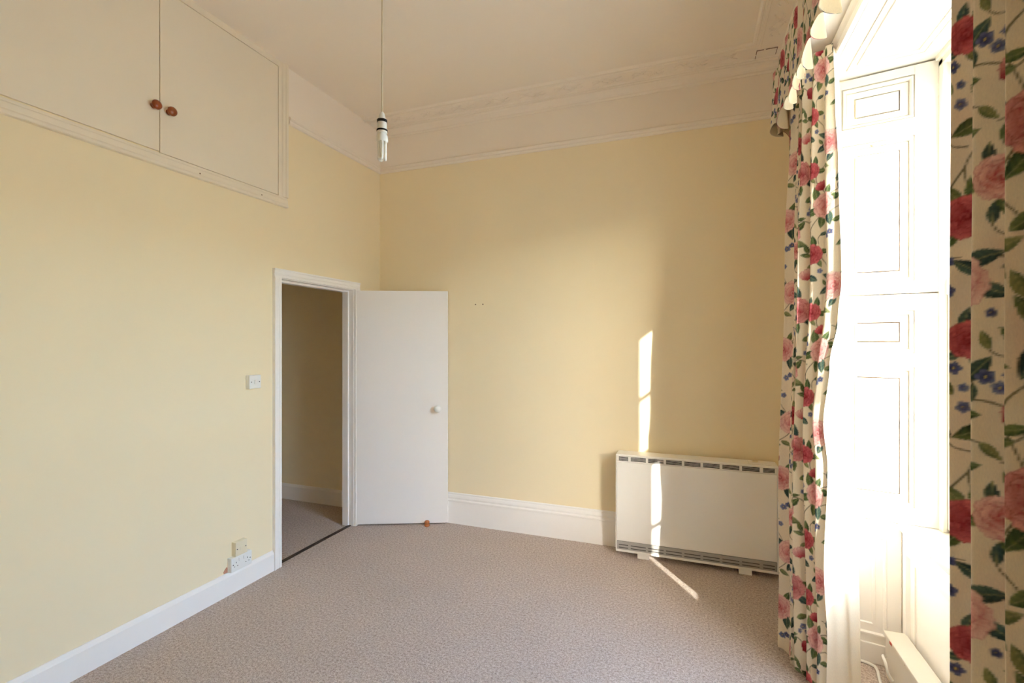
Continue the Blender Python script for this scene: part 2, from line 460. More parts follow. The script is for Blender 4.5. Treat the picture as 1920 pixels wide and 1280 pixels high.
for i, (a, b, z0) in enumerate(((CYM + 0.002, CY1, CZ0), (CY0 + 0.008, CYM - 0.002, CZ0 + 0.005))):
    dr = cw(box(XL, XL + 0.012, a, b, z0, CZ1).build('cupboard_door', 'cupboard_white', None, 0.001))
    ky = a + 0.044 if i == 0 else b - 0.032
    kz = 2.782
    kn = MB().lathe([(0.015,0),(0.015,0.003),(0.011,0.008),(0.011,0.014),(0.021,0.020),(0.025,0.028),(0.023,0.036),(0.013,0.042),(0.001,0.043)], (XL + 0.012, ky, kz), (1,0,0), 22).build('knob', 'knob_wood', None, 0, True)
    kn.parent = dr
for y in (1.975, 2.40):
    cw(MB().lathe([(0.004,0),(0.004,0.001),(0.001,0.0015)], (XL + 0.020, y, 2.507), (1,0,0), 8).build('screw_hole', 'chip_brown'))

# ------------------------------------------------------------------ electrical fittings on the partition
def wall_box(name, label, cat, yc, z0, w, h, mt):
    t = thing(name, label, cat, (XL, yc, z0))
    box(0, 0.026, -w/2, w/2, 0, h).build('back_box', mt, t, 0.002)
    box(0.026, 0.034, -w/2, w/2, 0, h).build('face_plate', mt, t, 0.003)
    return t
def screws(t, ys, z, x=0.034):
    for y in ys:
        MB().lathe([(0.0035,0),(0.0035,0.0008),(0.001,0.0012)], (x, y, z), (1,0,0), 10).build('screw', 'slot_grey', t)
sw = wall_box('light_switch', 'square white light switch on the cream wall beside the doorway', 'light switch', 2.338, 1.245, 0.086, 0.086, 'plastic_white')
box(0.034, 0.039, -0.008, 0.008, 0.030, 0.056).build('rocker', 'plastic_white', sw, 0.002)
screws(sw, (-0.030, 0.030), 0.043)
so = wall_box('double_socket', 'white double plug socket resting on the skirting top beside the doorway', 'plug socket', 2.238, 0.136, 0.147, 0.086, 'plastic_white')
for yc in (-0.040, 0.040):
    s_ = 1 if yc > 0 else -1
    box(0.034, 0.0385, yc*0.42 - 0.006, yc*0.42 + 0.006, 0.055, 0.075).build('rocker', 'plastic_white', so, 0.0015)
    for (dy, dz, a, b) in ((0, 0.052, 0.002, 0.004), (-0.011, 0.030, 0.003, 0.002), (0.011, 0.030, 0.003, 0.002)):
        box(0.0335, 0.0345, yc + dy - a, yc + dy + a, dz - b, dz + b).build('pin_hole', 'dark_slot', so)
screws(so, (-0.060, 0.060), 0.043)
sp = wall_box('connection_box', 'cream single connection box directly above the double socket', 'connection box', 2.236, 0.2225, 0.084, 0.086, 'plastic_cream')
screws(sp, (-0.030, 0.030), 0.043)
box(0.034, 0.036, -0.012, 0.012, 0.034, 0.052).build('fuse_holder', 'plastic_cream', sp, 0.001)
pl = MB()
pts = [(-0.012,0),(0.020,-0.002),(0.024,0.010),(0.018,0.026),(0.008,0.034),(-0.004,0.024),(-0.014,0.012)]
pl.add([(XL + 0.0005, 2.152 + a, 0.137 + b) for a, b in pts] + [(XL + 0.003, 2.152 + a*0.8, 0.137 + b*0.8 + 0.003) for a, b in pts],
       [tuple(range(7,14))] + [(i,(i+1)%7,7+(i+1)%7,7+i) for i in range(7)])
pl.build('plaster_chip', 'plaster_pink', wl)
# two nail holes left in the far wall
for x_ in (-1.70, -1.632):
    MB().lathe([(0.006,0),(0.006,0.0012),(0.002,0.002)], (x_, YF, 1.86), (0,-1,0), 8).build('nail_hole', 'chip_brown', wf)

# ------------------------------------------------------------------ pendant lamp
PXY = (-1.078, 1.52)
pen = thing('pendant_lamp', 'bare energy saving bulb hanging from the ceiling on a thin flex', 'pendant lamp', (PXY[0], PXY[1], 2.22))
MB().lathe([(0.002,0),(0.045,0),(0.045,-0.012),(0.036,-0.024),(0.012,-0.032),(0.006,-0.040)], (0, 0, ZC - 2.22), (0,0,1), 24).build('ceiling_rose', 'plastic_white', pen, 0, True)
MB().tube([(0,0,0.168), (0.0008,0,0.6), (0,0,ZC - 2.22 - 0.03)], 0.0032, 8).build('flex', 'flex_white', pen, 0, True)
lh = MB().lathe([(0.004,0.178),(0.009,0.172),(0.013,0.155),(0.017,0.148),(0.0175,0.112),(0.019,0.110),(0.019,0.098)], (0,0,0), (0,0,1), 22).build('lamp_holder', 'plastic_white', pen, 0, True)
for z, hgt, rr in ((0.143, 0.010, 0.0186), (0.108, 0.006, 0.0202)):
    MB().lathe([(0.0155,-hgt/2),(rr,-hgt/2),(rr,hgt/2),(0.0155,hgt/2)], (0,0,z), (0,0,1), 22).build('black_ring', 'black_rubber', lh, 0, True)
bl = MB().lathe([(0.013,0.104),(0.014,0.098),(0.021,0.088),(0.022,0.070),(0.020,0.066),(0.002,0.066)], (0,0,0), (0,0,1), 22).build('bulb_base', 'plastic_white', pen, 0, True)
for a in (0.6, 0.6 + 2*math.pi/3, 0.6 + 4*math.pi/3):
    c = Vector((0.0115*math.cos(a), 0.0115*math.sin(a), 0)); t = Vector((-math.sin(a), math.cos(a), 0))
    pts = [c - t*0.0068 + Vector((0,0,0.068)), c - t*0.0068 + Vector((0,0,0.008))]
    for i in range(1, 6):
        b_ = math.pi*i/6
        pts.append(c - t*0.0068*math.cos(b_) + Vector((0,0,0.008 - 0.007*math.sin(b_))))
    pts += [c + t*0.0068 + Vector((0,0,0.008)), c + t*0.0068 + Vector((0,0,0.068))]
    MB().tube(pts, 0.0052, 10).build('bulb_tube', 'tube_glass', pen, 0, True)

# ------------------------------------------------------------------ storage heater
hx0, hx1, hyf, hyb = -0.507, 0.533, 3.540, 3.682
he = thing('storage_heater', 'low wide white storage heater standing against the cream wall', 'heater', ((hx0+hx1)/2, (hyf+hyb)/2, 0))
def hw(o): return child_world(o, he)
hw(box(hx0, hx1, hyf + 0.012, hyb, 0.034, 0.722).build('case', 'heater_white', None, 0.005))
hw(box(hx0 - 0.001, hx1 + 0.001, hyf + 0.006, hyb, 0.722, 0.734).build('top_panel', 'heater_white', None, 0.004))
hw(box(hx0 + 0.006, hx1 - 0.006, hyf, hyf + 0.012, 0.112, 0.680).build('front_panel', 'heater_white', None, 0.003))
hw(box(hx0 + 0.006, hx1 - 0.006, hyf + 0.003, hyf + 0.013, 0.685, 0.722).build('top_grille_band', 'heater_white', None, 0.002))
hw(box(hx0 + 0.006, hx1 - 0.006, hyf + 0.001, hyf + 0.013, 0.050, 0.109).build('bottom_grille_band', 'heater_grey', None, 0.002))
hw(box(hx0, hx1, hyf + 0.000, hyf + 0.013, 0.034, 0.050).build('bottom_rail', 'heater_white', None, 0.002))
for s in (hx0 - 0.002, hx1 - 0.004):
    hw(box(s, s + 0.006, hyf - 0.002, hyb, 0.034, 0.732).build('side_trim', 'heater_white', None, 0.002))
edges = [hx0 + 0.020 + 0.062]
gx = [(hx0 + 0.020, hx0 + 0.086)] + [(hx0 + 0.104 + i*0.1205, hx0 + 0.104 + i*0.1205 + 0.104) for i in range(7)] + [(hx1 - 0.088, hx1 - 0.020)]
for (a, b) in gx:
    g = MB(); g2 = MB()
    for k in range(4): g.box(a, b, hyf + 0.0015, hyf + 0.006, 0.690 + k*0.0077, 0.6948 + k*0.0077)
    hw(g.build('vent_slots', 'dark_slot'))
    for k in range(2): g2.box(a, b, hyf - 0.0005, hyf + 0.006, 0.062 + k*0.020, 0.067 + k*0.020)
    hw(g2.build('intake_slots', 'slot_grey'))
for fx in (-0.317, 0.340):
    hw(box(fx - 0.040, fx + 0.040, hyf + 0.004, hyb - 0.01, 0.0, 0.036).build('foot', 'heater_white', None, 0.002))
cp = hw(box(0.36, 0.50, hyf + 0.030, hyf + 0.110, 0.734, 0.741).build('control_plate', 'heater_white', None, 0.002))
ck = MB().lathe([(0.018,0),(0.018,0.006),(0.015,0.009),(0.002,0.009)], (0.405, hyf + 0.065, 0.741), (0,0,1), 18).build('control_dial', 'plastic_cream', None, 0, True)
ck.parent = cp

# ------------------------------------------------------------------ window recess joinery
# architrave on the room face of the window wall
wa = sroot('trim_7', (XR, (WY0+WY1)/2, 0))
wp = [(0,0),(0.020,0),(0.024,0.010),(0.018,0.018),(0.018,0.040),(0.026,0.050),(0.030,0.060),(0.030,0.072),(0,0.072)]
child_world(MB().sweep(wp, (XR, WY1 - 0.004, 0), (XR, WY1 - 0.004, WZ), (-1,0,0), (0,1,0)).build('architrave', 'trim_white'), wa)
child_world(MB().sweep(wp, (XR, WY0 + 0.004, 0), (XR, WY0 + 0.004, WZ), (-1,0,0), (0,-1,0)).build('architrave', 'trim_white'), wa)
child_world(MB().sweep(wp, (XR, WY0 - 0.068, WZ), (XR, WY1 + 0.068, WZ), (-1,0,0), (0,0,1)).build('architrave', 'trim_white'), wa)

def nested_panel(w, h, steps):
    """rectangular panel face in the local x-z plane facing -y; steps = (inset, y)"""
    m = MB(); vs = []; fs = []
    for ins, y in steps:
        vs += [(ins, y, ins), (w - ins, y, ins), (w - ins, y, h - ins), (ins, y, h - ins)]
    n = len(steps)
    for i in range(n - 1):
        for k in range(4):
            fs.append((i*4+k, i*4+(k+1)%4, (i+1)*4+(k+1)%4, (i+1)*4+k))
    fs.append(tuple((n-1)*4+k for k in range(4)))
    # solid back
    o = len(vs); yb = max(s[1] for s in steps) + 0.006
    vs += [(0, yb, 0), (w, yb, 0), (w, yb, h), (0, yb, h)]
    for k in range(4): fs.append((k, o+k, o+(k+1)%4, (k+1)%4))
    fs.append((o+3, o+2, o+1, o))
    return m.add(vs, fs)
MOULD = [(0,0.000),(0.0005,0.011),(0.0050,0.011),(0.0055,0.000),(0.010,-0.002),(0.015,0.004),(0.018,0.014),(0.0185,0.023),(0.0230,0.023),(0.0235,0.016),(0.052,0.018),(0.0525,0.026),(0.0570,0.026),(0.0575,0.014),(0.061,0.013)]
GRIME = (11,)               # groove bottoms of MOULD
def framed(root, W, z0, z1, thick, stile_l, stile_r, panels, mt, steps=MOULD):
    """frame-and-panel board under root (local x along, -y to the viewer): stiles, rails, panels"""
    box(0, stile_l, 0, thick, z0, z1).build('stile', mt, root, 0.0015)
    box(W - stile_r, W, 0, thick, z0, z1).build('stile', mt, root, 0.0015)
    zs = [z0] + [v for p in panels for v in p] + [z1]
    for i in range(0, len(zs), 2):
        box(stile_l, W - stile_r, 0, thick, zs[i], zs[i+1]).build('rail', mt, root, 0.0008)
    for a, b in panels:
        p = nested_panel(W - stile_l - stile_r, b - a, steps).build('panel', mt, root)
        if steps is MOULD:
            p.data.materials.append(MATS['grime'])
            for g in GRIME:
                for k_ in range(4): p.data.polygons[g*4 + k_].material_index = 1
        p.location = (stile_l, 0, a)

ang = math.atan2(rd.y, rd.x)
LW = (RB - RA).length
up_ = thing('window_shutter', 'upper leaf of the white panelled window shutter folded back beside the sash', 'shutter', (RA.x, RA.y, 1.772), 'panelled window shutters')
up_.rotation_euler = (0, 0, ang)
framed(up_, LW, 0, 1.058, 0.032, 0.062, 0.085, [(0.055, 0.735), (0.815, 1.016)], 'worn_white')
lo_ = thing('window_shutter', 'lower leaf of the white panelled window shutter standing above the window sill', 'shutter', (RA.x, RA.y, 0.690), 'panelled window shutters')
lo_.rotation_euler = (0, 0, ang)
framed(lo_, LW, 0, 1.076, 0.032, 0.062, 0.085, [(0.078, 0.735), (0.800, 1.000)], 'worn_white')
for lf, zz in ((up_, (0.12, 0.92)), (lo_, (0.14, 0.94))):
    for z in zz:
        box(LW - 0.006, LW + 0.002, -0.003, 0.010, z - 0.03, z + 0.03).build('hinge', 'worn_white', lf, 0.001)

# elbow (panelling below the shutters) and window back
el = sroot('trim_8', (RA.x, RA.y, 0)); el.rotation_euler = (0, 0, ang)
EW = (0.930 - RA.x)/rd.x
ES = [(0,0.000),(0.004,-0.006),(0.010,-0.006),(0.016,0.004),(0.046,0.006),(0.047,0.002),(0.054,0.002),(0.058,0.009)]
framed(el, EW, 0.095, 0.684, 0.036, 0.05, 0.055, [(0.130, 0.612)], 'trim_white', ES)
box(0, EW + 0.006, -0.010, 0.036, 0, 0.095).build('plinth', 'trim_white', el, 0.003)
# the elbow on the curtained side of the window
MB().prism([(0.64, 2*YC-2.824), (0.93, 2*YC-2.765), (0.96, 2*YC-2.80), (0.64, 2*YC-2.862)], 0, 0.684).build('elbow_board', 'trim_white', wr)
wbk = sroot('trim_9', (0.928, 2.752, 0)); wbk.rotation_euler = (0, 0, -math.pi/2)
BS = [(0,0.000),(0.005,-0.008),(0.014,-0.008),(0.020,0.008),(0.052,0.012),(0.053,0.018),(0.060,0.020)]
framed(wbk, 1.47, 0.0, 0.660, 0.036, 0.045, 0.045, [(0.085, 0.588)], 'trim_white', BS)
# window sill board
struct(MB().prism([(0.916, 2.775), (1.085, 2.752), (1.17, 2.752), (1.17, 1.279), (1.085, 1.279), (0.916, 1.256)], 0.660, 0.688).build('trim_10', 'worn_white', None, 0.004))
# low boxed-in duct along the foot of the window back
bx = thing('duct_box', 'low white boxed-in duct with worn paint along the foot of the window recess', 'duct box', (0.928, 2.0, 0))
child_world(box(0.845, 0.926, 1.29, 2.700, 0, 0.188).build('box_body', 'worn_white', None, 0.003), bx)
child_world(box(0.838, 0.926, 1.29, 2.706, 0.188, 0.206).build('box_lid', 'worn_white', None, 0.004), bx)
child_world(box(0.8365, 0.839, 2.60, 2.622, 0.190, 0.202).build('red_mark', 'tin_mark', None), bx)
# white cable on the floor of the recess
cb = MB()
def bez(P, n=28):
    P = [Vector(p) for p in P]; out = []
    for i in range(len(P) - 1):
        p0, p1, p2, p3 = P[max(i-1,0)], P[i], P[i+1], P[min(i+2,len(P)-1)]
        for k in range(n//(len(P)-1) + 1):
            t = k/(n//(len(P)-1) + 1)
            out.append(0.5*((2*p1) + (p2-p0)*t + (2*p0-5*p1+4*p2-p3)*t*t + (3*p1-p0-3*p2+p3)*t**3))
    out.append(P[-1]); return out
cb.tube(bez([(0.66,2.795,0.008),(0.76,2.772,0.008),(0.808,2.750,0.008),(0.818,2.715,0.008),(0.800,2.60,0.008),(0.790,2.40,0.008),(0.80,1.9,0.008),(0.79,1.5,0.008)], 60), 0.0065, 8)
tag(cb.build('electric_cable', 'plastic_white', None, 0, True), 'white electric cable running along the carpet in the window recess', 'cable')
c2_ = MB().tube(bez([(0.835,2.665,0.105),(0.818,2.640,0.118),(0.815,2.600,0.112),(0.820,2.585,0.075),(0.835,2.580,0.05)], 24), 0.006, 8)
child_world(c2_.build('cable_loop', 'plastic_white', None, 0, True), bx)

# head (soffit) of the recess with its raised panel mouldings
sf = sroot('trim_11', (0.85, YC, WZ))
so_pts = [(0.637, 2.845), (1.09, 2.775), (1.09, 1.256), (0.637, 1.186)]
child_world(MB().prism(so_pts, WZ, WZ + 0.018).build('soffit_board', 'worn_white'), sf)
def ring(x0, x1, y0, y1, t, hh, tp=0.205):
    """rectangular moulding loop under the soffit, its ends following the splay"""
    def yy(x, far): 
        return (y1 - tp*(x - x0)) if far else (y0 + tp*(x - x0))
    m = MB()
    def seg(a, b):
        a, b = Vector(a), Vector(b); d = (b - a).normalized(); nn = Vector((-d.y, d.x))
        q = [a - nn*t/2, b - nn*t/2, b + nn*t/2, a + nn*t/2]
        m.prism([(p.x, p.y) for p in q], WZ - hh, WZ + 0.002)
    C = [(x0, yy(x0, 0)), (x1, yy(x1, 0)), (x1, yy(x1, 1)), (x0, yy(x0, 1))]
    for i in range(4): seg(C[i], C[(i+1) % 4])
    return m
child_world(ring(0.705, 0.985, 1.306, 2.725, 0.012, 0.006).build('panel_moulding', 'worn_white', None, 0.002), sf)
child_world(ring(0.735, 0.955, 1.351, 2.680, 0.012, 0.007).build('panel_moulding', 'worn_white', None, 0.002), sf)
child_world(box(1.045, 1.085, 1.296, 2.735, WZ - 0.020, WZ + 0.002).build('head_bead', 'worn_white', None, 0.004), sf)

# ------------------------------------------------------------------ sash window
win = sroot('window_1', (1.13, YC, 0.69))
def ww(o): return child_world(o, win)
SY0, SY1 = 1.320, 2.711
for s in (0, 1):
    def Y(a, b):
        return (a, b) if s == 0 else (2*YC - b, 2*YC - a)
    ww(box(1.060, 1.078, *Y(2.702, 2.760), 0.688, WZ - 0.02).build('inside_bead', 'worn_white', None, 0.003))
    ww(box(1.078, 1.170, *Y(2.711, 2.775), 0.688, WZ).build('box_frame', 'worn_white', None, 0.002))
    ww(box(1.119, 1.126, *Y(2.702, 2.712), 0.70, WZ - 0.03).build('parting_bead', 'worn_white', None))
    ww(box(1.166, 1.180, *Y(2.695, 2.712), 0.70, WZ - 0.03).build('outside_lining', 'worn_white', None))
ww(box(1.060, 1.170, 1.266, 2.765, WZ - 0.045, WZ + 0.01).build('frame_head', 'worn_white', None, 0.002))
ww(box(1.10, 1.30, 1.266, 2.765, 0.62, 0.700).build('outer_sill', 'worn_white', None, 0.004))
def sash(x0, x1, z0, z1, bot, top, horn):
    st_w = 0.052
    s_ = ww(bpy.data.objects.new('sash', None)); COL.objects.link(s_)
    s_.location = (0,0,0); s_.empty_display_size = 0.1
    def sc(o): o.parent = s_; return o
    for a, b in ((SY0, SY0 + st_w), (SY1 - st_w, SY1)):
        sc(box(x0, x1, a, b, z0, z1).build('stile', 'worn_white', None, 0.003))
    sc(box(x0, x1, SY0 + st_w, SY1 - st_w, z0, z0 + bot).build('rail', 'worn_white', None, 0.003))
    sc(box(x0, x1, SY0 + st_w, SY1 - st_w, z1 - top, z1).build('rail', 'worn_white', None, 0.003))
    gy0, gy1, gz0, gz1 = SY0 + st_w, SY1 - st_w, z0 + bot, z1 - top
    pw = (gy1 - gy0)/4; ph = (gz1 - gz0)/2
    xm = (x0 + x1)/2
    for i in (1, 2, 3):
        sc(MB().prism([(x0 + 0.002, gy0 + i*pw - 0.004), (xm, gy0 + i*pw - 0.011), (x1 - 0.002, gy0 + i*pw - 0.004),
                       (x1 - 0.002, gy0 + i*pw + 0.004), (xm, gy0 + i*pw + 0.011), (x0 + 0.002, gy0 + i*pw + 0.004)], gz0, gz1).build('glazing_bar', 'worn_white'))
    sc(MB().sweep([(x0 + 0.002, -0.004), (xm, -0.011), (x1 - 0.002, -0.004), (x1 - 0.002, 0.004), (xm, 0.011), (x0 + 0.002, 0.004)],
                  (0, gy0, gz0 + ph), (0, gy1, gz0 + ph), (1,0,0), (0,0,1)).build('glazing_bar', 'worn_white'))
    pm = box(-0.0015, 0.0015, -pw/2, pw/2, -ph/2, ph/2).mesh('pane', 'window_glass')
    for i in range(4):
        for j in range(2):
            link_mesh('pane', pm, s_, (xm, gy0 + (i + 0.5)*pw, gz0 + (j + 0.5)*ph))
    if horn:
        for a, b in ((SY0, SY0 + st_w), (SY1 - st_w, SY1)):
            sc(box(x0 - 0.006, x0 + 0.004, a, b, z1 - 0.075, z1 + 0.002).build('meeting_rail_end', 'worn_white', None, 0.004))
sash(1.079, 1.118, 0.702, 1.828, 0.095, 0.045, True)
sash(1.127, 1.166, 1.775, WZ - 0.045, 0.045, 0.055, False)

# ground outside
struct(box(XO + 0.02, 40, -30, 30, -0.9, -0.6).build('ground_outside', 'paving'))

gw = struct(box(16, 16.4, -40, 40, -0.6, 4.6).build('sky_block_wall', 'exterior_render'))  # unseen wall, added to block low sky light reaching the window
box(15.92, 16.48, -40, 40, 4.6, 4.8).build('sky_block_coping', 'paving', gw)

# ------------------------------------------------------------------ floral print (computed as a repeat tile, stored per vertex)
TW, TH, TR = 0.56, 0.64, 0.0020
NX, NY = int(TW/TR), int(TH/TR)
def lin(r, g, b): return np.array(srgb(r, g, b)[:3], dtype=np.float32)
GX, GY = np.meshgrid((np.arange(NX) + 0.5)*TR, (np.arange(NY) + 0.5)*TR)
TILE = np.empty((NY, NX, 3), np.float32); TILE[:] = lin(234, 222, 201)
rng = np.random.RandomState(11)
def delta(cx, cy):
    return (GX - cx + TW/2) % TW - TW/2, (GY - cy + TH/2) % TH - TH/2
def paint(mask, col):
    m = np.clip(mask, 0, 1)[..., None]
    TILE[:] = TILE*(1 - m) + col*m
def soft(sd, w=0.0014): return np.clip(0.5 - sd/w, 0, 1)
def leaf(cx, cy, ang, L, W, kind):
    dx, dy = delta(cx, cy)
    a = dx*math.cos(ang) + dy*math.sin(ang); b = -dx*math.sin(ang) + dy*math.cos(ang)
    t = np.clip((a/L + 0.5), 0, 1)
    wd = W*np.sin(np.pi*t**0.8)*(1 + 0.05*np.sin(a*900))
    sd = np.where((a > -L/2) & (a < L/2), np.abs(b) - wd, 1)
    pal = [((120,134,88),(70,92,62)), ((86,108,96),(44,68,70)), ((146,150,104),(98,112,74)), ((100,118,74),(60,80,52))][kind]
    v = np.clip(0.5 + b/(2*np.maximum(wd,1e-4)) + 0.22*np.sin((a + np.abs(b)*0.8)*520), 0, 1)[..., None]
    paint(soft(sd), lin(*pal[1])*(1 - v) + lin(*pal[0])*v)
    paint(soft(np.abs(b) - 0.0008)*soft(sd)*0.6, lin(176, 178, 136))
def petal(px, py, r, ax, ay, c_in, c_out, sx=1.0):
    """disc petal shaded from its base (towards ax,ay) to its rim"""
    dx, dy = delta(px, py)
    ang = math.atan2(py - ay, px - ax)
    a = dx*math.cos(ang) + dy*math.sin(ang); b = -dx*math.sin(ang) + dy*math.cos(ang)
    q = np.sqrt((a/1.0)**2 + (b/sx)**2)
    th = np.arctan2(b, a)
    rr = r*(1 + 0.06*np.sin(5*th + px*90) + 0.04*np.sin(11*th))
    sd = q - rr
    v = np.clip((a/r + 0.75)/1.7 + 0.10*np.sin(th*16 + q*300), 0, 1)[..., None]
    v = v**1.15
    paint(soft(sd), c_in*(1 - v) + c_out*v)
    paint(soft(np.abs(sd + 0.001) - 0.0007)*0.6, c_in*0.7)
REDS = [((158,42,60),(238,176,172)), ((190,82,92),(244,208,200)), ((144,36,52),(222,120,126)), ((198,96,104),(246,216,206))]
def rose(cx, cy, R, kind, rot=0.0):
    ci, co_ = lin(*REDS[kind][0]), lin(*REDS[kind][1])
    for (n, dist, rad, mixv) in ((8, 0.66, 0.40, 1.0), (7, 0.44, 0.36, 0.85), (5, 0.24, 0.30, 0.7)):
        for k in rng.permutation(n):
            a = rot + 2*math.pi*k/n + rng.uniform(-0.15, 0.15) + dist*3
            x, y = cx + R*dist*math.cos(a), cy + R*dist*math.sin(a)*0.92
            petal(x, y, R*rad*rng.uniform(0.9, 1.1), cx, cy, ci, ci*(1-mixv) + co_*mixv*rng.uniform(0.86, 1.05), 1.25)
    dx, dy = delta(cx, cy)
    r = np.sqrt(dx**2 + dy**2); th = np.arctan2(dy, dx)
    sp = 0.5 + 0.5*np.sin(r*520 - th*1.0)
    paint(soft(r - R*0.22)*0.85, (ci*0.7)*(1 - sp[..., None]) + (ci*0.4 + co_*0.5)*sp[..., None])
def tulip(cx, cy, R, ang, kind):
    ci, co_ = lin(*REDS[kind][0]), lin(*REDS[kind][1])
    bx_, by_ = cx - R*math.cos(ang), cy - R*math.sin(ang)
    for off in (-0.75, 0.75, -0.35, 0.35, 0.0):
        a = ang + off*0.75
        petal(bx_ + R*0.95*math.cos(a), by_ + R*0.95*math.sin(a), R*0.72, bx_, by_, ci, co_*(0.85 + 0.2*rng.rand()), 0.55)
def blue(cx, cy, R, dark=False):
    pal = [(lin(84,92,138), lin(150,158,190)), (lin(62,70,116), lin(122,130,172))][1 if dark else 0]
    a0 = rng.uniform(0, 6)
    for k in range(5):
        a = a0 + 2*math.pi*k/5
        petal(cx + R*0.55*math.cos(a), cy + R*0.55*math.sin(a), R*0.48, cx, cy, pal[0], pal[1], 0.9)
    dx, dy = delta(cx, cy); paint(soft(np.sqrt(dx*dx + dy*dy) - R*0.16), lin(214, 190, 120))
def stem(P, w=0.0021, c=(112,106,84)):
    P = [Vector((p[0], p[1], 0)) for p in P]
    pts = bez(P, 200)
    best = np.full((NY, NX), 9.0, np.float32)
    for p in pts:
        dx, dy = delta(p.x, p.y); best = np.minimum(best, dx*dx + dy*dy)
    paint(soft(np.sqrt(best) - w), lin(*c))
# composition of one repeat
stem([(0.05,0.02),(0.10,0.14),(0.07,0.28),(0.16,0.38),(0.14,0.52),(0.05,0.66)])
stem([(0.34,0.00),(0.30,0.12),(0.38,0.24),(0.33,0.36),(0.42,0.48),(0.34,0.64)])
stem([(0.10,0.14),(0.18,0.18),(0.24,0.15)]); stem([(0.38,0.24),(0.46,0.28),(0.53,0.26)]); stem([(0.16,0.38),(0.24,0.42),(0.29,0.40)])
stem([(0.42,0.48),(0.48,0.55),(0.54,0.54)]); stem([(0.30,0.12),(0.25,0.05),(0.21,0.01)]); stem([(0.07,0.28),(0.01,0.33),(-0.05,0.31)])
ROSES = [(0.115,0.125,0.058,0),(0.375,0.225,0.060,1),(0.165,0.405,0.062,0),(0.425,0.505,0.058,3),(0.300,0.015,0.046,2),(0.505,0.060,0.044,1),(0.020,0.555,0.045,2),(0.305,0.395,0.040,2)]
for (x, y, R, k) in ROSES:
    n = rng.randint(4, 7); a0 = rng.uniform(0, 6)
    for i in range(n):
        a = a0 + 2*math.pi*i/n + rng.uniform(-0.25, 0.25)
        L = R*rng.uniform(0.9, 1.3)
        leaf(x + (R*1.02 + L*0.18)*math.cos(a), y + (R*1.02 + L*0.18)*math.sin(a), a + rng.uniform(-0.5, 0.5), L, L*0.24, rng.randint(0, 4))
for (x, y, a, L, k) in ((0.03,0.22,1.2,0.07,1),(0.22,0.28,0.4,0.06,0),(0.26,0.30,2.2,0.055,2),(0.47,0.34,0.9,0.065,1),(0.52,0.40,2.4,0.06,0),(0.25,0.52,1.0,0.07,3),
                        (0.30,0.55,2.6,0.06,1),(0.09,0.49,2.0,0.055,2),(0.45,0.15,0.3,0.05,0),(0.20,0.05,2.0,0.05,3),(0.55,0.18,1.4,0.06,1),(0.10,0.60,0.7,0.06,0),(0.40,0.40,-0.4,0.05,2)):
    leaf(x, y, a, L, L*0.23, k)
for (x, y, R, dk) in ((0.225,0.235,0.015,0),(0.245,0.215,0.013,1),(0.210,0.212,0.012,0),(0.480,0.325,0.015,1),(0.500,0.305,0.013,0),(0.515,0.330,0.012,0),(0.245,0.485,0.015,0),
                      (0.268,0.500,0.014,1),(0.255,0.465,0.012,0),(0.055,0.335,0.014,1),(0.035,0.320,0.012,0),(0.395,0.085,0.015,0),(0.415,0.100,0.013,1),(0.530,0.490,0.014,0),(0.545,0.470,0.012,1),(0.150,0.280,0.013,0)):
    blue(x, y, R, bool(dk))
def free_spot(rad):
    for _ in range(60):
        x, y = rng.uniform(0, TW), rng.uniform(0, TH)
        dx, dy = delta(x, y)
        near = (dx*dx + dy*dy) < rad*rad
        if np.all([((x - q[0] + TW/2) % TW - TW/2)**2 + ((y - q[1] + TH/2) % TH - TH/2)**2 > (q[2] + rad*0.6)**2 for q in ROSES]) and TILE[near][:, 2].mean() > 0.46:
            return x, y
    return None
for k_ in range(34):
    q = free_spot(0.022)
    if q is None: break
    if k_ % 3 == 2:
        blue(q[0], q[1], rng.uniform(0.009, 0.014), bool(rng.randint(2)))
    else:
        a = rng.uniform(0, 6.28); L = rng.uniform(0.028, 0.048)
        leaf(q[0], q[1], a, L, L*0.22, rng.randint(0, 4))
        stem([(q[0] - 0.5*L*math.cos(a), q[1] - 0.5*L*math.sin(a)), (q[0] - 0.9*L*math.cos(a + 0.3), q[1] - 0.9*L*math.sin(a + 0.3)), (q[0] - 1.4*L*math.cos(a + 0.7), q[1] - 1.4*L*math.sin(a + 0.7))], 0.0016)
for (x, y, R, k) in ROSES: rose(x, y, R, k, x*40)
for (x, y, R, a, k) in ((0.245,0.145,0.030,0.4,2),(0.530,0.255,0.032,1.1,0),(0.545,0.545,0.030,0.2,2),(0.205,0.575,0.034,1.9,1),(0.040,0.425,0.028,2.6,0),(0.350,0.320,0.026,2.2,2)):
    tulip(x, y, R, a, k)
def sample_print(S, V):
    fx = (S/TW) % 1.0*NX - 0.5; fy = (V/TH) % 1.0*NY - 0.5
    x0 = np.floor(fx).astype(int); y0 = np.floor(fy).astype(int)
    tx = (fx - x0)[..., None]; ty = (fy - y0)[..., None]
    g = lambda yy, xx: TILE[yy % NY, xx % NX]
    return (g(y0,x0)*(1-tx) + g(y0,x0+1)*tx)*(1-ty) + (g(y0+1,x0)*(1-tx) + g(y0+1,x0+1)*tx)*ty

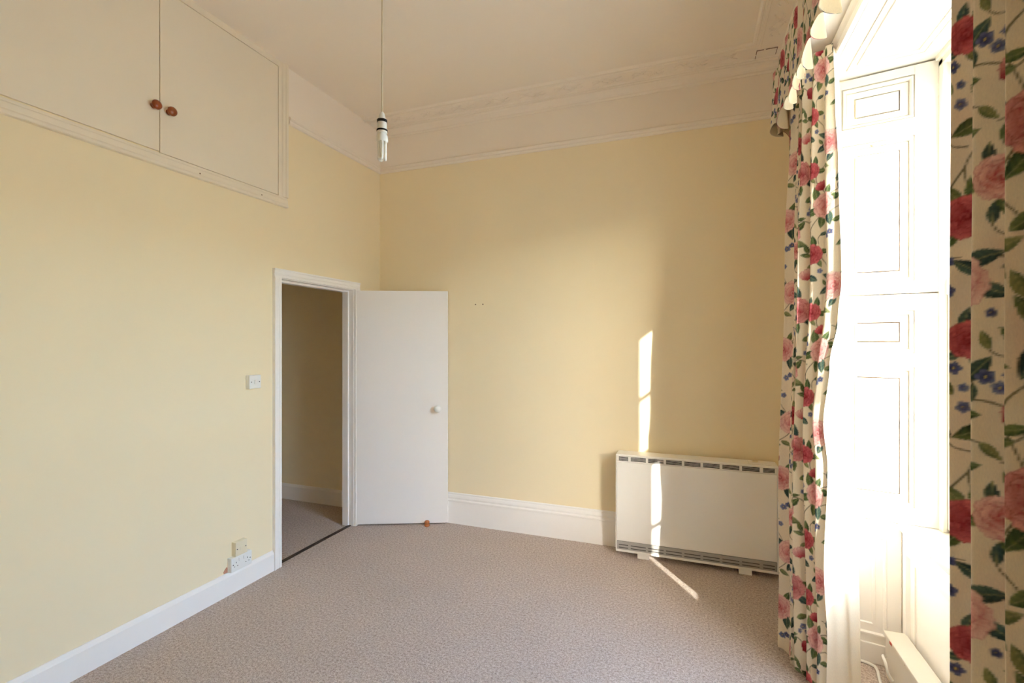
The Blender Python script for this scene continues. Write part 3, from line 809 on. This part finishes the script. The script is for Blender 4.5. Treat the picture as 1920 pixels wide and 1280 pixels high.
def sheet(name, X, Y, Z, mt, parent, S=None, V=None):
    """grid mesh from 2-D arrays; S,V fabric coordinates for the print"""
    nr, nc = X.shape
    co_ = np.stack([X, Y, Z], -1).reshape(-1, 3).astype(np.float32)
    idx = np.arange(nr*nc).reshape(nr, nc)
    q = np.stack([idx[:-1,:-1], idx[:-1,1:], idx[1:,1:], idx[1:,:-1]], -1).reshape(-1, 4)
    me = bpy.data.meshes.new(name)
    me.vertices.add(nr*nc); me.vertices.foreach_set('co', co_.ravel())
    me.loops.add(q.size); me.loops.foreach_set('vertex_index', q.ravel().astype(np.int32))
    me.polygons.add(len(q)); me.polygons.foreach_set('loop_start', np.arange(0, q.size, 4, dtype=np.int32))
    me.update(calc_edges=True); me.validate()
    me.polygons.foreach_set('use_smooth', np.ones(len(q), dtype=bool))
    if S is not None:
        at = me.color_attributes.new('print', 'FLOAT_COLOR', 'POINT')
        rgba = np.ones((nr*nc, 4), np.float32); rgba[:, :3] = sample_print(S, V).reshape(-1, 3)
        at.data.foreach_set('color', rgba.ravel())
    me.materials.append(MATS[mt])
    o = bpy.data.objects.new(name, me); COL.objects.link(o)
    if parent: child_world(o, parent)
    return o
Fv = np.array([-math.sin(YAW), math.cos(YAW)]); Rv = np.array([math.cos(YAW), math.sin(YAW)])
def ground_pt(u, d):
    """plan position of a bearing and distance measured in the room survey"""
    t = (np.asarray(u, float) - 960)/FPX; d = np.asarray(d, float)
    return Fv[0]*d + Rv[0]*t*d, Fv[1]*d + Rv[1]*t*d
def interp(z, zs, vs_):
    """smooth interpolation"""
    z = np.asarray(z, float); zs = np.asarray(zs, float); vs_ = np.asarray(vs_, float)
    i = np.clip(np.searchsorted(zs, z) - 1, 0, len(zs) - 2)
    t = np.clip((z - zs[i])/(zs[i+1] - zs[i]), 0, 1); t = t*t*(3 - 2*t)
    return vs_[i]*(1-t) + vs_[i+1]*t
def arclen(X, Y):
    d = np.sqrt(np.diff(X, axis=1)**2 + np.diff(Y, axis=1)**2)
    s = np.concatenate([np.zeros((X.shape[0], 1)), np.cumsum(d, axis=1)], 1)
    return s

# ---- curtain drawn back beside the heater
cur = thing('curtain', 'floor length floral curtain beside the heater, its pale lining catching the sun', 'curtain', (0.52, 2.62, 0), 'floral window curtains')
NR, NC = 760, 300
zt = np.linspace(0.012, 2.88, NR)[:, None]
s = np.linspace(0, 1, NC)[None, :]
uL = interp(zt, [0, 0.6, 1.3, 2.0, 2.6, 2.9], [1462, 1466, 1470, 1476, 1482, 1484])
dL = 2.455 + 0*zt
uE = interp(zt, [0, 0.25, 0.585, 1.0, 1.19, 1.45, 1.64, 1.81, 2.3, 2.6, 2.9], [1549, 1551, 1545, 1552, 1544, 1556, 1571, 1578, 1572, 1566, 1562])
dE = interp(zt, [0, 0.6, 1.2, 1.9, 2.9], [2.08, 2.06, 2.08, 2.03, 2.16])
Lx, Ly = ground_pt(uL, dL); Ex, Ey = ground_pt(uE, dE)
# first stretch turns back to the wall, then the folds run L -> M, and M -> E faces the window
Mx, My = ground_pt(interp(zt, [0, 1.0, 2.0, 2.9], [1512, 1508, 1518, 1520]), interp(zt, [0, 1.0, 1.9, 2.9], [2.20, 2.205, 2.19, 2.26]))
SA, SM = 0.13, 0.70
s0 = np.clip(s/SA, 0, 1); s1 = np.clip((s - SA)/(SM - SA), 0, 1); s2 = np.clip((s - SM)/(1 - SM), 0, 1)
def leg(ax, ay, bx, by, q):
    nx, ny = (by - ay), -(bx - ax); nl = np.sqrt(nx**2 + ny**2)
    return ax + (bx - ax)*q, ay + (by - ay)*q, nx/nl, ny/nl
x1, y1, n1x, n1y = leg(Lx, Ly, Mx, My, s1)
x2, y2, n2x, n2y = leg(Mx, My, Ex, Ey, s2)
ph = 2*np.pi*(4.6*s1 + 0.20*np.sin(2*np.pi*s1*1.3 + 0.6) + 0.05*np.sin(zt*1.7 + 5*s1)) + 2*np.pi*(1.9*s2 + 0.10*np.sin(zt*1.3)) + 0.9
amp = interp(zt, [0, 1.0, 2.0, 2.9], [0.034, 0.030, 0.027, 0.022])*np.where(s < SM, 0.72 + 0.35*np.sin(8*s1 + 1.0), 0.42)
win_ = np.clip(s1*14, 0, 1)*np.clip((1 - s2)*5, 0, 1)
off = amp*(np.sin(ph) + 0.22*np.sin(2*ph + 0.5))*win_ + 0.004*np.sin(zt*5 + s1*21)*win_
X = np.where(s < SA, 0.606*(1 - s0) + Lx*s0 + 0.02*np.sin(np.pi*s0), np.where(s < SM, x1 + n1x*off, x2 + n2x*off))
Yg = np.where(s < SA, 2.862*(1 - s0) + Ly*s0 - 0.028*np.sin(np.pi*s0) + 0.03*np.sin(np.pi*s0*2), np.where(s < SM, y1 + n1y*off, y2 + n2y*off))
Zg = zt + 0.012*np.sin(ph)*np.clip(1 - zt/0.15, 0, 1) + 0*s
sl = arclen(X, Yg)[NR//2][None, :]*1.12 + 0*zt
sheet('curtain_face', X, Yg, Zg, 'floral_print', cur, sl, zt + 0.07*np.sin(0*s))
# hem band and lining
NL = 90
t = np.linspace(0, 1, NL)[None, :]
zl = np.linspace(0.02, 2.86, 300)[:, None]
uE2 = interp(zl, [0, 0.25, 0.585, 1.0, 1.19, 1.45, 1.64, 1.81, 2.3, 2.6, 2.9], [1549, 1551, 1545, 1552, 1544, 1556, 1571, 1578, 1572, 1566, 1562])
dE2 = interp(zl, [0, 0.6, 1.2, 1.9, 2.9], [2.08, 2.06, 2.08, 2.03, 2.16])
uB = interp(zl, [0, 0.25, 0.585, 1.0, 1.19, 1.45, 1.64, 1.9, 2.9], [1615, 1613, 1608, 1602, 1591, 1586, 1581, 1582, 1573])
dB = interp(zl, [0, 0.6, 1.2, 1.7, 2.9], [2.10, 2.09, 2.11, 2.10, 2.20])
ex, ey = ground_pt(uE2, dE2); bx_, by_ = ground_pt(uB, dB)
wx, wy = 0.612, 2.845
def quad_bez(t):
    # edge -> bulge towards the glass -> back along the wall
    a = np.clip(t/0.4, 0, 1); b = np.clip((t - 0.4)/0.6, 0, 1)
    xx = np.where(t < 0.4, ex*(1-a) + bx_*a, bx_*(1-b) + wx*b)
    yy = np.where(t < 0.4, ey*(1-a) + by_*a, by_*(1-b) + wy*b)
    return xx, yy
lx, ly = quad_bez(t)
rip = 0.010*np.sin(2*np.pi*(t*5.5) + zl*1.1) + 0.006*np.sin(zl*7 + t*9) + 0.004*np.sin(zl*23 + t*4)*np.clip(1 - t*3, 0, 1)
lx = lx + rip*np.sin(np.pi*np.clip(t*1.05, 0, 1))*0.6
ly = ly + rip*np.sin(np.pi*np.clip(t*1.05, 0, 1)) + 0.0
sheet('curtain_lining', lx, ly, zl + 0*t, 'curtain_lining', cur)

# ---- curtain at the other side of the window
cu2 = thing('curtain', 'shaded floral curtain on the side of the window away from the heater', 'curtain', (0.53, 1.08, 0), 'floral window curtains')
NR, NC = 1000, 330
zt = np.linspace(0.012, 2.88, NR)[:, None]
s = np.linspace(0, 1, NC)[None, :]
P0 = np.array(ground_pt(1803, 1.06)); P1 = np.array([0.515, 0.80])
e0 = interp(zt, [0, 0.7, 1.6, 2.9], [0.006, 0.003, 0.0, 0.0])
bxx = P0[0] + e0 + (P1[0] - P0[0] + 0.0)*s**0.8; byy = P0[1] + (P1[1] - P0[1])*s
ph = 2*np.pi*(5.6*s + 0.14*np.sin(2*np.pi*s*1.3 + 1.0) + 0.03*np.sin(zt*1.3 + 6*s)) + 1.3
amp = interp(zt, [0, 1.2, 2.9], [0.036, 0.032, 0.026])*(0.85 + 0.2*np.sin(7*s))*np.clip(s*12 + 0.2, 0, 1)
off = amp*(np.sin(ph) + 0.2*np.sin(2*ph))
X2 = bxx + off; Y2 = byy + 0.010*np.cos(ph)*np.clip(s*12, 0, 1) + 0*zt
sl2 = arclen(X2, Y2)[NR//2][None, :]*1.0 + 0.21 + 0*zt
sheet('curtain_face', X2, Y2, zt + 0*s, 'floral_print', cu2, sl2, zt + 0.13 + 0*s)
t = np.linspace(0, 1, 60)[None, :]; zl = np.linspace(0.02, 2.86, 160)[:, None]
e0l = interp(zl, [0, 0.7, 1.6, 2.9], [0.006, 0.003, 0.0, 0.0])
a = np.clip(t/0.12, 0, 1); b = np.clip((t - 0.12)/0.88, 0, 1)
lx = np.where(t < 0.12, (P0[0] + e0l + 0.25*0.03)*(1-a) + 0.592*a, 0.592*(1-b) + 0.598*b) + 0.006*np.sin(t*30 + zl*2)*b
ly = np.where(t < 0.12, P0[1]*(1-a) + (P0[1] - 0.012)*a, (P0[1] - 0.012)*(1-b) + 0.81*b) + 0*zl
sheet('curtain_lining', lx, ly, zl + 0*t, 'curtain_lining', cu2)

# ---- pelmet with its frilled valance
pel = thing('pelmet_valance', 'gathered floral valance with a fluted hem hung over the window', 'valance', (0.54, 1.9, 2.93))
child_world(box(0.425, XR, 0.72, 2.905, 2.925, 2.943).build('pelmet_board', 'trim_white', None, 0.002), pel)
NR, NC = 150, 1150
k = np.linspace(0, 1, NR)[:, None]                       # 0 top .. 1 hem
L1, L2 = 2.19, 0.17
s = np.linspace(0, L1 + L2, NC)[None, :]                 # along: return first, then the front
on_front = s > L2
bxv = np.where(on_front, 0.416 + 0.010*k, 0.625 - 0.209*np.clip(s/L2, 0, 1))
byv = np.where(on_front, 2.90 - (s - L2), 2.90 - 0*s)
nxv = np.where(on_front, -1.0, -0.25); nyv = np.where(on_front, 0.0, 1.0)
wv = 2*np.pi*(s/0.12 + 0.35*np.sin(s*9.0)) + 0.4
ampv = (0.010 + 0.016*k**1.5)*(1 + 0.35*np.sin(s*5.3 + 1))
ov = ampv*(np.sin(wv) + 0.25*np.sin(2*wv + 1)) + 0.004*k
lean = 0.016*k**1.3*np.sin(wv + 1.25)
XV = bxv + nxv*ov; YV = byv + nyv*np.minimum(ov, 0.04) + np.where(on_front, lean, 0)
drop = 0.305 + 0.022*np.sin(wv + 2.2) + 0.012*np.sin(s*23)
ZV = 2.948 - k*drop
sv = s*1.75 + 0.10 + 0*k
sheet('valance_frill', XV, YV, ZV, 'floral_print', pel, sv, ZV + 0.31)
sheet('valance_lining', XV + 0.0025*(-nxv), YV - 0.002*np.where(on_front, 0, 1), ZV + 0.001, 'valance_cloth', pel)
